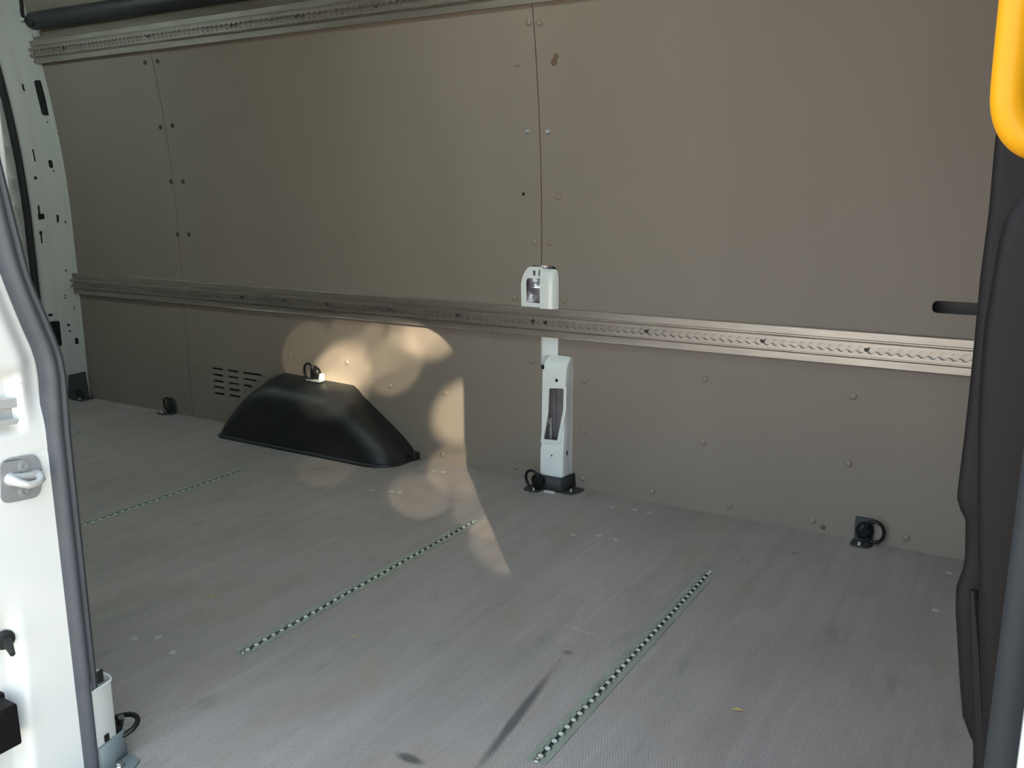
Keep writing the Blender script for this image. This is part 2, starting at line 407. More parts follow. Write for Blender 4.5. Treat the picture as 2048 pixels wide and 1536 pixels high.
# rear door with stiffening ribs and dimples, and its seal
door = tag(empty('door_1', (X0, 1.0, 0)), 'pale white rear door inner panel at the far left end', 'door', kind='structure')
def rear_rows():
    rows = []
    for z in np.linspace(-.03, ZR, 60):
        row = []
        yy0 = yw(z)-.135
        for y in [yy0+.02, yy0, yy0-.012, yy0-.03, yy0-.045, yy0-.060, yy0-.075, yy0-.10, yy0-.13, .9, .5, 0, -.46]:
            t = yy0-y
            x = X0 + .055
            if t > .012: x -= .012
            if t > .05: x -= .02*min(1, (t-.05)/.03)
            if .02 < t < .065:
                k = (z*7.2) % 1.0
                if .3 < k < .55: x += .018
            row.append((x, y, z))
        rows.append(row)
    return rows
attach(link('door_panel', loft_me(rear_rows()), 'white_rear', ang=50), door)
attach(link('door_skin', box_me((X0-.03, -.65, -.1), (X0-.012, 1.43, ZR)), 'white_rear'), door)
sp = [Vector((-2.600, yw(z)-.142, z)) for z in np.linspace(0.0, 1.95, 30)]
tag(link('rear_door_seal', tube_me(sp, .016, 8), 'rubber_black'), 'narrow black rubber seal between rear door and rear pillar', 'seal')

# ================================================================== REAR PILLAR (far left)
rp = tag(empty('rear_pillar', (-2.53, 1.28, 0)), 'white painted body pillar with small holes at the rear corner', 'pillar')
rows_a, rows_b = [], []
def rp_pt(u_off_x, off, z): return Vector((u_off_x, yw(z)-off, z))
rows = []
for z in np.linspace(0, 1.95, 50):
    prof = [(-2.600, .128), (-2.592, .124), (-2.578, .116), (-2.566, .070), (-2.562, .060), (-2.555, .052), (-2.510, .014), (-2.502, .010), (-2.494, .010), (-2.488, .0005)]
    rows.append([rp_pt(x, o, z) for x, o in prof])
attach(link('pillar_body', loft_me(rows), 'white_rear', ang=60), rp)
def on_face(u, v, face):
    """point on one of the pillar's two flat faces"""
    (xa, oa), (xb, ob) = ((-2.578, .116), (-2.566, .070)) if face == 0 else ((-2.555, .052), (-2.510, .014))
    # plane through the two verticals (ignoring the lean within one hole)
    z = 1.0
    for _ in range(15):
        a = Vector((xa, yw(z)-oa, z)); b = Vector((xb, yw(z)-ob, z)); t = (b-a); n = Vector((-t.y, t.x, 0)).normalized()
        if n.dot(Vector(CAM)-a) < 0: n = -n
        d = Vector(ray(u, v)); s = n.dot(a-Vector(CAM))/n.dot(d); p = Vector(CAM)+d*s; z = p.z
    return p, t.normalized(), n
def rp_hole(u, v, face, w, h, name='hole', m='hole', r=None, tilt=0.0):
    p, t, n = on_face(u, v, face)
    sh = rrect(-w/2, -h/2, w/2, h/2, min(w, h)*.45 if r is None else r, 4)
    lean = -.253*max(0, p.z-.8)
    upv = Vector((0, lean, 1)).normalized()
    o = link(name, plate(sh, (), .0012, lambda a, b, c: p + t*a + upv*b + n*(c-.0002)), m, None, smooth=False)
    return attach(o, rp)
for (u, v, f, w, h) in [(39, 119, 0, .016, .03), (42, 137, 0, .006, .007), (48, 175, 0, .014, .03), (55, 173, 0, .007, .05), (68, 311, 0, .006, .055), (71, 356, 0, .012, .014),
                        (78, 421, 0, .008, .045), (79.5, 433, 0, .014, .03), (85.5, 433, 0, .014, .025), (81.5, 466, 0, .012, .018), (83, 478, 0, .006, .04), (101, 630, 0, .02, .012),
                        (101.5, 328, 1, .017, .035), (107, 342, 1, .006, .008), (115.5, 436, 1, .010, .03), (115.5, 444, 1, .007, .008), (131, 444, 1, .007, .010), (132, 541, 1, .006, .010),
                        (131, 591, 1, .006, .007), (131, 596, 1, .006, .007), (148, 613, 1, .006, .006), (148.5, 618, 1, .006, .006), (137, 650, 1, .011, .012), (140, 662, 1, .008, .009),
                        (153.5, 682, 1, .016, .030), (69, 124, 1, .006, .006), (95, 244, 1, .006, .006)]:
    rp_hole(u, v, f, w, h)
rp_hole(88, 196, 1, .050, .150, 'recess', 'hole', .012)
rp_hole(108, 668, 0, .06, .12, 'recess', 'hole', .01)
for v, L in ((134, .12), (485, .09), (489, .08), (736, .12)):
    p, t, n = on_face(110 if v < 600 else 145, v, 1)
    if v == 134: p, t, n = on_face(72, 152, 1)
    attach(link('pressed_joint', box_me((-.5*.08, -.001, -.0012), (.5*.08, .0, .0012)), 'dark_steel' if v in (489,) else 'white_rear', None), rp).matrix_world = \
        Matrix.Translation(p+n*.001) @ Matrix((( t.x, -n.x, 0, 0), (t.y, -n.y, 0, 0), (0, 0, 1, 0), (0, 0, 0, 1)))
# dark foot block where the pillar meets the floor
fb = tag(empty('pillar_foot_bracket', (-2.50, 1.25, 0)), 'black bracket at the foot of the rear pillar', 'bracket')
pa = onw(138, 752, .075); pb = onw(170, 742, .02)
attach(link('bracket_plate', loft_me([[onw(136, 797, .090), onw(180, 797, .010)], [onw(137, 750, .085), onw(171, 743, .018)]]), 'dark_steel'), fb)
attach(link('ring', tube_me([Vector((-2.475+.022*math.cos(a), 1.262-.010*math.sin(a), .028+.022*math.sin(a))) for a in np.linspace(0, 2*math.pi, 20)[:-1]], .005, 8, True), 'black'), fb)
attach(link('foot', box_me((-2.53, 1.245, 0), (-2.45, 1.318, .006)), 'dark_steel', bevel=.002), fb)
hexbolt((-2.47, 1.255, .006), (0, 0, 1), .007, .008, 'steel', fb)

# ================================================================== CARGO RAILS ON THE WALL
def scallop(x0, n, pitch, zc, r, w):
    """airline-track opening: round holes joined by a slot; returns a closed outline"""
    a0 = math.asin(w/r); top = []; 
    for i in range(n):
        c = x0 + i*pitch
        for k in range(7):
            a = math.pi - a0 - (math.pi-2*a0)*k/6
            top.append((c+r*math.cos(a), zc+r*math.sin(a)))
    bot = [(x, 2*zc-z) for x, z in reversed(top)]
    return top + bot
def wall_rail(label, xa, xb, loc, tilt, screws, grp):
    root = tag(empty('cargo_rail', loc), label, 'rail', grp); root.rotation_euler = (tilt, 0, 0)
    sec = [(0, 0), (-.006, 0), (-.0068, .001), (-.006, .002), (-.006, .021), (-.0025, .0235), (-.0025, .0265), (-.0125, .029), (-.0125, .0315), (-.0035, .0315), (-.0035, .0635), (-.0125, .0635),
           (-.0125, .066), (-.0025, .0685), (-.0025, .0715), (-.006, .074), (-.006, .093), (-.0068, .094), (-.006, .095), (0, .095)]
    sec = [(0, .0)] + [(y-.008, z) for y, z in sec[1:-1]] + [(0, .095)]
    bm = bmesh.new(); A = [bm.verts.new((xa, y, z)) for y, z in sec]; B = [bm.verts.new((xb, y, z)) for y, z in sec]
    for i in range(len(sec)):
        j = (i+1) % len(sec); bm.faces.new((A[i], A[j], B[j], B[i]))
    bm.faces.new(A); bm.faces.new(B)
    link('rail_profile', finish(bm), 'alu', root, ang=20)
    n = int((xb-xa-.03)/.0254)
    out = [(xa, .0300), (xb, .0300), (xb, .0650), (xa, .0650)]
    me = plate(out, [scallop(xa+.018, n, .0254, .0475, .0104, .0045)], .0060, lambda a, b, c: (a, -.0165-c, b))
    ts = link('track_strip', me, 'alu', root, smooth=False)
    if tilt: link('upper_flange', box_me((xa, -.005, .096), (xb, -.001, .122)), 'alu', root)
    sme = lathe_me([(.0062, 0), (.0062, .002), (.0045, .0035), (.002, .0035), (.002, .0015)], (0, 0, 0), (0, -1, 0), 12); sme.materials.append(M['dark_steel'])
    inv = Matrix.Rotation(-tilt, 4, 'X') @ Matrix.Translation(-Vector(loc))
    for x in screws:
        o = bpy.data.objects.new('screw', sme); COL.objects.link(o); o.parent = ts; o.location = (x, -.0190, .0500)
    return root
ZLO = .5015
ps = [ony(u, v, 1.306).x for u, v in [(485, 595), (568, 600), (655, 610), (780, 619), (917, 632), (1066, 643), (1091, 646), (1293, 663), (1525, 685), (1733, 702)]]
wall_rail('long aluminium lashing rail with scalloped slot at waist height, crossing the white pillar', -2.535, X1-.01, (0, YW-.0005, ZLO), 0, ps, 'aluminium rails along the wall')
ZUP = 1.517
tl = math.atan(.253*(ZUP+.045-.8))
# measured from its middle: the wall leans, so the rail leans with it
ym = yw(ZUP)+0.0005
ps2 = [onw(u, v, .012).x for u, v in [(298, 68), (466, 48), (596, 32), (755, 12), (130, 92)]]
wall_rail('aluminium lashing rail with scalloped slot running along the top of the wall', -2.545, X1-.01, (0, ym-.002, ZUP), tl, ps2, 'aluminium rails along the wall')
# white end bracket and black foam tube above the upper rail
tube = tag(empty('foam_tube', (-2.4, 1.19, 1.66)), 'thick black foam covered tube above the upper rail', 'tube')
tpath = [(x, 1.185, z) for x, z in ((-2.425, 1.672), (-2.42, 1.672), (-2.40, 1.673), (-2.3, 1.672), (-2.0, 1.668), (-1.5, 1.665), (-1.15, 1.664), (-1.0, 1.664), (-.97, 1.664), (-.965, 1.664))]
attach(link('sleeve', tube_me(tpath, [.012, .028, .036, .037, .037, .036, .036, .034, .026, .010], 16), 'tube', ang=60), tube)
attach(link('collar', lathe_me([(.010, 0), (.012, .002), (.012, .014), (.008, .016)], onw(44, 36, .09), Vector((.3, .1, -1)), 14), 'white_rear'), tube)
attach(link('cord', tube_me([onw(40, -10, .09), onw(43, 8, .09), onw(44, 25, .09), onw(47, 38, .088), onw(55, 45, .085), onw(66, 50, .08)], .008, 8), 'rubber_black'), tube)
edge = tag(link('rail_end_bracket', box_me((-2.475, 1.222, 1.620), (-2.425, 1.232, 1.660)), 'white_rear', bevel=.002), 'small white bracket at the rear end of the upper rail', 'bracket')

# ================================================================== PILLAR IN THE MIDDLE OF THE FAR WALL
mp = tag(empty('wall_pillar', (.04, 1.29, 0)), 'white painted body pillar with an open window rising from the floor', 'pillar')
MY = YN+YW                                        # mirror line of the van: y -> MY - y
def yfront(z):
    pts = [(-.01, 1.254), (.05, 1.256), (.135, 1.259), (.145, 1.263), (.345, 1.270), (.358, 1.270), (.405, 1.274), (.425, 1.285), (.440, 1.312), (.447, 1.322)]
    for (za, ya), (zb, yb) in zip(pts, pts[1:]):
        if z <= zb: return ya + (yb-ya)*max(0, (z-za)/(zb-za))
    return 1.322
def pillar_lower(parent, mirror=False):
    f = (lambda p: Vector((p.x, MY-p.y, p.z))) if mirror else (lambda p: p)
    xa, xb = .026, .104; PZ = .444
    zc = [.05, .135, .14, .145, .2, .28, .345, .358, .38, .405, .412, .42, .428, .434, .44]
    X = lambda u, v: ony(u, v, yfront(ony(u, v, 1.265).z))
    win = [(X(u, v).x, X(u, v).z) for u, v in ((1099, 776), (1128, 777), (1127, 819), (1115, 881), (1088, 878), (1097, 827))]
    h1 = X(1113, 761); h2 = X(1103, 911)
    out = rpoly([(xa-.002, .0), (xb, .0), (xb, PZ), (xa-.004, PZ)], [0, 0, .014, .006])
    me = plate(out, [rpoly(win, .006), circ(h1.x, h1.z, .0058), circ(h2.x, h2.z, .0035, 10)], .003, lambda a, b, c: (a, c, b), [((0, 0, z), (0, 0, 1)) for z in zc],
               lambda co: f(Vector((co.x, yfront(co.z)+co.y, co.z))))
    attach(link('front_panel', me, 'white', None, ang=40, bevel=.0012), parent)
    # right flank: rounded towards the wall
    rows = []
    for z in np.linspace(0, PZ, 24):
        y0 = yfront(z)
        k = 1.0 if z < .405 else max(0.0, (PZ-z)/.039)
        rows.append([f(Vector((x, y, z))) for x, y in ((xb-.001, y0), (xb+.0015*k, y0+.0006), (xb+.003*k, y0+.003*k), (xb+.0035*k, y0+.5*(1.322-y0)), (xb+.003*k, max(y0, 1.319)), (xb+.004*k, 1.3225))])
    attach(link('side_panel', loft_me(rows), 'white', None, ang=60), parent)
    rows = [[f(Vector((xa-.002-.002*z/PZ, yfront(z), z))), f(Vector((xa-.010, .5*(yfront(z)+1.322), z))), f(Vector((-.008, 1.3225, z)))] for z in np.linspace(0, PZ, 16)]
    attach(link('side_panel', loft_me(rows), 'white', None), parent)
    # window frame standing proud
    fr = rpoly([(w[0]+dx, w[1]+dz) for w, (dx, dz) in zip(win, ((-.009, .010), (.010, .010), (.011, 0), (.010, -.012), (-.012, -.012), (-.011, 0)))], .008)
    me = plate(fr, [rpoly(win, .006)], .003, lambda a, b, c: (a, c-.0028, b), [((0, 0, z), (0, 0, 1)) for z in zc], lambda co: f(Vector((co.x, yfront(co.z)+co.y, co.z))))
    attach(link('window_rim', me, 'white', None, ang=40, bevel=.001), parent)
    # inside the pillar
    attach(link('inner_panel', loft_me([[f(Vector((xa-.03, 1.318, z))), f(Vector((.030, 1.345, z))), f(Vector((.044, 1.338, z))), f(Vector((xb+.002, 1.326, z)))] for z in (0, PZ)]), 'inner_grey', None), parent)
    ib = plate(rpoly([(.008, .12), (.036, .135), (.036, .235), (.012, .22)], .004), [rpoly([(.013, .145), (.030, .152), (.030, .212), (.016, .203)], .003)], .002, lambda a, b, c: f(Vector((a, 1.312-c, b))))
    attach(link('inner_bracket', ib, 'white_rear', None), parent)
    for z, h in ((.128, .016), (.040, .014)):
        attach(link('slot', plate(rrect(-.0035, -h/2, .0035, h/2, .002), (), .0012, lambda a, b, c: f(Vector((xb+.003+c, 1.285+a, z+b)))), 'hole', None, smooth=False), parent)
pillar_lower(mp)
# narrow strip behind the rail, and the upper end with its window
attach(link('middle_strip', plate([(-.008, .42), (.053, .42), (.053, .62), (-.008, .62)], (), .004, lambda a, b, c: (a, 1.322-c, b)), 'white', None), mp)
attach(link('strip_edge', box_me((-.0085, 1.3145, .41), (-.005, 1.318, .50)), 'white_rear', None), mp)
attach(link('notch', plate(rrect(.017, .402, .027, .417, .005), (), .002, lambda a, b, c: (a, 1.2735-c, b)), 'hole', None, smooth=False), mp)
ux = lambda u, v: (ony(u, v, 1.320).x, ony(u, v, 1.320).z)
a0 = rpoly([ux(1043, 617), ux(1086, 620), ux(1086, 534), ux(1057, 533), ux(1047, 548), ux(1042, 565)], [0, 0, 0, .01, .01, .01])
win2 = rpoly([ux(1053, 604), ux(1085.5, 608), ux(1085.5, 558), ux(1056, 556), ux(1052, 562)], [.006, 0, 0, .006, .006])
s1 = rrect(*ux(1066, 551), *ux(1071, 541), .003); s2 = rrect(*ux(1077, 552), *ux(1080, 540), .001)
attach(link('upper_panel', plate(a0, [win2, s1, s2], .004, lambda a, b, c: (a, 1.3235-c, b)), 'white', None, bevel=.001), mp)
attach(link('foil', loft_me([[(x, 1.335+.006*math.sin(x*90+z*70)+.004*math.sin(z*160), z) for x in np.linspace(-.075, .02, 12)] for z in np.linspace(.54, .74, 18)]), 'foil', None), mp)
rows = []
xl, xr = ux(1085, 600)[0], ux(1117, 600)[0]; zt = ux(1100, 538)[1]
for z in np.linspace(.596, zt, 22):
    k = 1.0 if z < zt-.05 else math.sqrt(max(0, 1-((z-(zt-.05))/.05)**2))
    w = xl + (xr-xl)*(.80+.20*k)
    rows.append([(xl, 1.3225, z), (xl, 1.322-.022*k, z), (xl+.003, 1.322-.026*k, z), (xl+(w-xl)*.45, 1.322-.027*k, z), (xl+(w-xl)*.72, 1.322-.024*k, z), (xl+(w-xl)*.9, 1.322-.015*k, z), (w, 1.3225, z)])
attach(link('upper_box', loft_me(rows), 'white', None, ang=50), mp)

# foot bracket of the pillar: grey shoe with two bolted flanges
def pillar_shoe(mirror, label, m):
    f = (lambda p: Vector((p[0]+.024, max(-.432, MY-p[1]+.016), p[2]))) if mirror else (lambda p: Vector((p[0]+.030, p[1], p[2])))
    root = tag(empty('pillar_shoe', f((.04, 1.25, 0))), label, 'bracket')
    h = .052
    rows = [[f((-.010, 1.318, z)), f((-.012, 1.248, z)), f((.074-.004*z/h, 1.247, z)), f((.078-.003*z/h, 1.250, z)), f((.094-.004*z/h, 1.3205, z))] for z in (0.001, h*.5, h)]
    me = loft_me(rows)
    o = link('shoe', me, m, None, ang=50); s = o.modifiers.new('solid', 'SOLIDIFY'); s.thickness = .003; s.offset = 1
    attach(o, root)
    fl = rpoly([(.080, 1.318), (.128, 1.318), (.130, 1.285), (.112, 1.246), (.078, 1.246)], [.002, .006, .01, .01, .002])
    fa = attach(link('flange', plate(fl, (), .004, lambda a, b, c: f((a, b, c+.0005))), m, None, bevel=.001), root)
    fl2 = rpoly([(-.052, 1.250), (.010, 1.250), (.006, 1.212), (-.012, 1.204), (-.048, 1.214)], [.004, .002, .01, .01, .008])
    fb_ = attach(link('flange', plate(fl2, (), .004, lambda a, b, c: f((a, b, c+.0005))), m, None, bevel=.001), root)
    hexbolt(f((.098, 1.278, .0045)), (0, 0, 1), .0065, .008, 'steel', root, part=fa)
    hexbolt(f((-.014, 1.226, .0045)), (0, 0, 1), .0065, .008, 'steel', root, part=fb_)
    return root
pillar_shoe(False, 'dark blue-grey steel shoe bolted round the foot of the white wall pillar', 'dark_steel')
chip = tag(link('paint_chip', plate(rpoly([(.050, 1.246), (.082, 1.246), (.092, 1.232), (.052, 1.228)], .003), (), .003, lambda a, b, c: (a, b, c+.0006)), 'white'), 'white painted lip of sheet metal in front of the pillar shoe', 'sheet metal')

# ================================================================== LASHING RINGS
def lashing(label, loc, kind='plate', mirror=False, ring_dx=.022, ring_rot=0.0, plate_h=.072, m='dark_steel', sy=1, fold=0.0):
    """loc: where wall and floor meet; +x along the wall, the room lies towards -y (sy=1)"""
    root = tag(empty('lashing_ring', loc), label, 'lashing ring', 'folding lashing rings'); L = root
    def add(name, me, mm, **k): o = link(name, me, mm, L, **k); return o
    F = lambda x, y, z: (x, -y*sy, z)
    if kind == 'plate':
        add('wall_plate', plate(rrect(-.026, .001, .024, plate_h, .004), (), .004, lambda a, b, c: F(a, c+.0005, b)), m, bevel=.001)
        fpl = add('foot_plate', plate(rpoly([(-.028, .002), (.028, .002), (.026, .040), (.012, .056), (-.022, .056), (-.030, .046)], .008), (), .004, lambda a, b, c: F(a, b, c+.0005)), m, bevel=.001)
        link('bolt', lathe_me([(.010, 0), (.010, .0015), (.0065, .0017), (.0062, .007), (.0045, .009)], F(-.004, .040, .0045), (0, 0, 1), 12), 'steel', fpl)
        bz = .036
    elif kind == 'arch':
        out = [(-.027, .001), (.027, .001), (.027, .045)] + [(.027*math.cos(a), .045+.027*math.sin(a)) for a in np.linspace(.3, math.pi-.3, 8)] + [(-.027, .045)]
        add('wall_plate', plate(out, (), .010, lambda a, b, c: F(a, c+.0005, b)), m, bevel=.002)
        fpl = add('foot_plate', plate(rpoly([(-.030, .002), (.028, .002), (.026, .030), (.0, .052), (-.05, .052)], .008), (), .004, lambda a, b, c: F(a, b, c+.0005)), m, bevel=.001)
        link('bolt', lathe_me([(.010, 0), (.010, .0015), (.0065, .0017), (.0062, .007), (.0045, .009)], F(-.022, .040, .0045), (0, 0, 1), 12), 'steel', fpl)
        bz = .036
    else:
        bz = .030
    by = .018
    if kind != 'arch':
        link('boss', lathe_me([(.024, 0), (.024, .010), (.020, .016), (.012, .019), (.012, .022), (.006, .023)], F(.002, .004, bz), F(0, 1, 0), 18), 'black', L, ang=50)
        link('hinge_bar', tube_me([F(-.012, by, bz-.018), F(.002, by+.006, bz+.004), F(.014, by+.004, bz+.030)], .006, 8), 'black', L)
    R = .030
    pts = []
    for a in np.linspace(0, 2*math.pi, 29)[:-1]:
        x, z = R*math.cos(a)*.82, R*math.sin(a)*1.06
        c, s = math.cos(ring_rot), math.sin(ring_rot)
        zz = (x*s + z*c)
        pts.append(F(ring_dx + x*c - z*s, by+.006+.10*z+fold*zz*.85, bz+.006 + zz*(1-.6*fold)))
    link('ring', tube_me(pts, .0046, 10, True), 'black', L, ang=70)
    return root
e = onz(1729, 1079); lashing('black folding lashing ring on a dark angle bracket at the right end of the wall', (ony(1728, 1070, YW).x, YW, 0), 'plate', ring_dx=.030)
lashing('dark round-topped lashing ring bracket left of the black wheel arch cover', (ony(344, 800, YW).x, YW, 0), 'arch', ring_dx=0.0)
lashing('black folding lashing ring on the foot of the white wall pillar', (.024, 1.248, .003), 'bare', ring_dx=-.010, ring_rot=.35)
zt_ = .252
w = lashing('black folding lashing ring standing on top of the black wheel arch cover', (ony(634, 745, YW-.02).x, YW-.020, zt_-.001), 'bare', ring_dx=-.018, ring_rot=.05)
attach_base = link('base_pad', plate(rrect(-.036, -.002, .040, .030, .006), (), .006, lambda a, b, c: (a, -b, c)), 'grey_bracket', w, bevel=.001)
link('side_block', plate(rrect(.022, .000, .040, .030, .006), (), .012, lambda a, b, c: (a, -.002-c, b)), 'white', w, bevel=.002)

# ================================================================== WHEEL ARCH COVER
wa = tag(empty('wheel_arch_cover', (-.98, 1.24, 0)), 'black moulded plastic wheel arch cover on the floor against the wall', 'wheel cover')
def arch_ring(z, xl, xr, yf, rl, rr, n=7):
    pts = [(xl, YW-.001)]
    for k in range(n+1):
        a = math.pi + (math.pi/2)*k/n
        pts.append((xl+rl+rl*math.cos(a), yf+rl*.8+rl*.8*math.sin(a)))
    for k in range(1, 12): pts.append((xl+rl+(xr-rr-xl-rl)*k/12, yf))
    for k in range(n+1):
        a = 1.5*math.pi + (math.pi/2)*k/n
        pts.append((xr-rr+rr*math.cos(a), yf+rr*.8+rr*.8*math.sin(a)))
    pts.append((xr, YW-.001))
    return [(x, min(y, YW-.001), z-.032*max(0, z-.1)/.15*(x+1.2)) for x, y in pts]
lev = [(.000, -1.418, -.538, 1.148, .05, .11), (.015, -1.414, -.541, 1.149, .05, .11), (.040, -1.402, -.556, 1.151, .055, .115), (.070, -1.380, -.588, 1.154, .06, .12), (.110, -1.345, -.638, 1.158, .065, .12),
       (.150, -1.308, -.690, 1.164, .07, .12), (.180, -1.277, -.730, 1.171, .075, .12), (.200, -1.252, -.757, 1.179, .08, .115), (.217, -1.228, -.780, 1.192, .08, .105), (.230, -1.222, -.793, 1.210, .07, .09), (.240, -1.210, -.803, 1.230, .055, .07),
       (.247, -1.198, -.812, 1.250, .04, .05), (.2525, -1.190, -.820, 1.275, .025, .03), (.2565, -1.184, -.826, 1.300, .012, .014), (.2575, -1.182, -.828, 1.3205, .0005, .0005)]
attach(link('shell', loft_me([arch_ring(*l) for l in lev]), 'plastic', None, ang=70), wa)
attach(link('rim', loft_me([arch_ring(z, -1.418-d, -.538+d, 1.148-d, .05+d, .11+d) for z, d in ((0, .008), (.006, .008), (.010, .004), (.012, -.002))]), 'plastic', None, ang=60), wa)
attach(link('tab', box_me((-.555, 1.285, .002), (-.520, 1.3205, .028)), 'plastic', None, bevel=.003), wa)

# ================================================================== FLOOR RAILS
def floor_rail(x, label):
    root = tag(empty('floor_rail', (x, RY0, 0)), label, 'floor rail', 'rails let into the floor')
    L = RY1-RY0; w = .020
    n = 36; pitch = (L-.046)/(n-1)
    out = rpoly([(0.001, -w), (L-.001, -w), (L-.001, w), (0.001, w)], .011)
    me = plate(out, [scallop(.023, n, pitch, 0, .0088, .0040)], .003, lambda a, b, c: (b, a, c-.0022))
    ts = link('track_strip', me, 'alu_floor', root, smooth=False)
    link('channel', loft_me([[(-.015, y, -.0023), (-.015, y, -.0115), (.015, y, -.0115), (.015, y, -.0023)] for y in (.004, L-.004)]), 'alu_floor', root)
    bm = bmesh.new()
    for i in range(n):
        cy_ = .023+i*pitch; vs_ = [bm.verts.new((.0056*math.cos(a)-.0016, cy_+.0058*math.sin(a), -.0016+.0010*(math.cos(a) < -.2))) for a in np.linspace(0, 2*math.pi, 11)[:-1]]
        bm.faces.new(vs_)
    link('hole_glints', finish(bm), 'hole_glint', root, smooth=False)  # added discs, one painted glint per hole; the track has no such part
    for y in (.0085, L-.0085):
        link('end_screw', lathe_me([(.0065, 0), (.006, .001), (.003, .0012), (.0028, .0004), (.0006, .0003)], (0, y, .0008), (0, 0, 1), 12), 'steel', ts)
    return root
for x, l in zip(RAILX, ('slotted floor rail farthest left, mostly hidden behind the door seal', 'slotted floor rail in front of the wheel arch cover',
                        'slotted floor rail in the middle of the floor, left of the nearest one', 'slotted floor rail nearest the right end, reaching the bottom of the view')):
    floor_rail(x, l)

# ================================================================== NEAR DOOR PILLAR (left foreground)
dp = tag(empty('door_pillar', (.07, -.55, 0)), 'bright white painted sliding door pillar in the left foreground', 'pillar')
def interp(t, z):
    if z <= t[0][0]: return t[0][1]
    for (a, ya), (b, yb) in zip(t, t[1:]):
        if z <= b:
            s = (z-a)/(b-a); return ya+(yb-ya)*s
    return t[-1][1]
SL = [(0, -.4515), (.60, -.4505), (.66, -.4485), (.694, -.447), (.715, -.448), (.736, -.4515), (.776, -.464), (.835, -.4805), (.871, -.489), (.93, -.498), (1.0, -.505), (1.2, -.515), (1.5, -.51), (1.8, -.49)]
SR = [(0, -.414), (.3, -.4125), (.60, -.411), (.65, -.409), (.69, -.4075), (.723, -.4105), (.755, -.419), (.789, -.429), (.816, -.4385), (.849, -.4475), (.923, -.458), (.967, -.464), (1.016, -.471), (1.2, -.483), (1.5, -.480), (1.8, -.46)]
def sst(a, b, v):
    t = max(0, min(1, (v-a)/(b-a))); return t*t*(3-2*t)
def jamb_x(y, z):
    x = .098
    x -= .022*sst(-.478, -.496, y)*sst(.612, .632, z)*(1-sst(.692, .712, z))     # latch recess
    x -= .040*sst(-.520, -.548, y+.04*max(0, .33-z))*(1-sst(.24, .36, z))                # lower channel
    x += .004*sst(.705, .722, z)
    ys = interp(SL, z)
    x -= .016*(1-sst(0, .034, ys-y))*sst(.60, .70, z)
    x -= .012*sst(.75, 1.1, z)*sst(-.49, -.56, y)
    x += .010*sst(-.50, -.44, y)*sst(.56, .5, z)*0
    x -= .0012*math.exp(-((z-.578-.02*(y+.5))/.0025)**2)
    return x
zs = sorted(set(list(np.linspace(-.03, 1.8, 90)) + list(np.linspace(.55, .73, 60))))
rows = []
for z in zs:
    y0 = interp(SL, z)+.012; row = [(.060, y0+.004, z), (.085, y0+.002, z), (.094, y0-.002, z)]
    for y in np.linspace(y0-.006, -.625, 34): row.append((jamb_x(y, z), y, z))
    rows.append(row)
attach(link('jamb', loft_me(rows), 'white', None, ang=60), dp)
attach(link('inner_flange', box_me((-.02, -.62, .42), (.078, YN, 1.80)), 'white', None, bevel=.004), dp)
attach(link('inner_flange_edge', box_me((-.02, -.60, .93), (.080, -.4495, 1.79)), 'white', None, bevel=.004), dp)
attach(link('inner_flange_foot', box_me((-.02, -.62, 0), (.070, -.466, .42)), 'white', None), dp)
# door seal
def seal_prof(z):
    yl, yr = interp(SL, z), interp(SR, z); w = yr-yl
    return [(.090, yl, z), (.102, yl+.001, z), (.112, yl+.006, z), (.1155, yl+.012, z), (.115, yl+w*.45, z), (.109, yl+w*.57, z), (.1035, yl+w*.62, z), (.107, yl+w*.68, z), (.1085, yl+w*.8, z), (.104, yl+w*.96, z), (.097, yr, z), (.085, yr-.001, z)]
sz = sorted(set(list(np.linspace(-.02, .6, 16)) + list(np.linspace(.6, 1.05, 40)) + list(np.linspace(1.05, 1.8, 12))))
tag(link('door_seal', loft_me([seal_prof(z) for z in sz]), 'rubber', ang=50), 'dark grey rubber weather seal curving down the left door pillar', 'seal')
# mirrored pillar foot inside the door
NDX, NDY = .018, .012; YB = -.436
np_ = tag(empty('inner_pillar', (.04, YN+.03, 0)), 'white sheet metal pillar foot just inside the left door seal', 'pillar')
rows = []
for z in np.linspace(0, .155, 8):
    rows.append([(-.01, YN, z), (-.01, YN+.068+NDY, z), (.070+NDX, YN+.068+NDY, z), (.078+NDX, YN+.066+NDY, z), (.085+NDX, YN+.060+NDY, z), (.094+NDX, YB, z)])
attach(link('foot_box', loft_me(rows), 'white', None, ang=40), np_)
rows = []
for z in np.linspace(.120, .300, 24):
    k = sst(.235, .150, z) if False else (1-sst(.165, .275, z))
    d = .062*(.0+k) - .006*(1-k)
    d2 = d*(1-.12*math.exp(-((z-.172)/.018)**2))
    d2 += NDY*k
    rows.append([(x, max(y, YB), z) for x, y in ((-.01, YN), (-.008, YN+d2-.004), (.066+NDX, YN+d2-.004), (.076+NDX, YN+d2-.008), (.083+NDX, YN+d2*.8-.006), (.090+NDX, YB))])
attach(link('upper_cup', loft_me(rows), 'white', None, ang=60), np_)
attach(link('rolled_rim', tube_me([(-.01, YN+.069+NDY, .156), (.070+NDX, YN+.069+NDY, .156), (.079+NDX, YN+.066+NDY, .156), (.086+NDX, YN+.060+NDY, .156), (.0935+NDX, YB, .156)], .002, 6), 'white', None), np_)
for q, w_, h_ in (((198, 1352), .012, .022), ((211.5, 1474), .010, .012)):
    c = onx(*q, .1055)
    attach(link('square_hole', plate(rrect(-w_/2, -h_/2, w_/2, h_/2, .001), (), .002, lambda a, b, cc: (.1035+cc+.2*(-.391-(c.y+a)), c.y+a, c.z+b)), 'hole', None, smooth=False), np_)
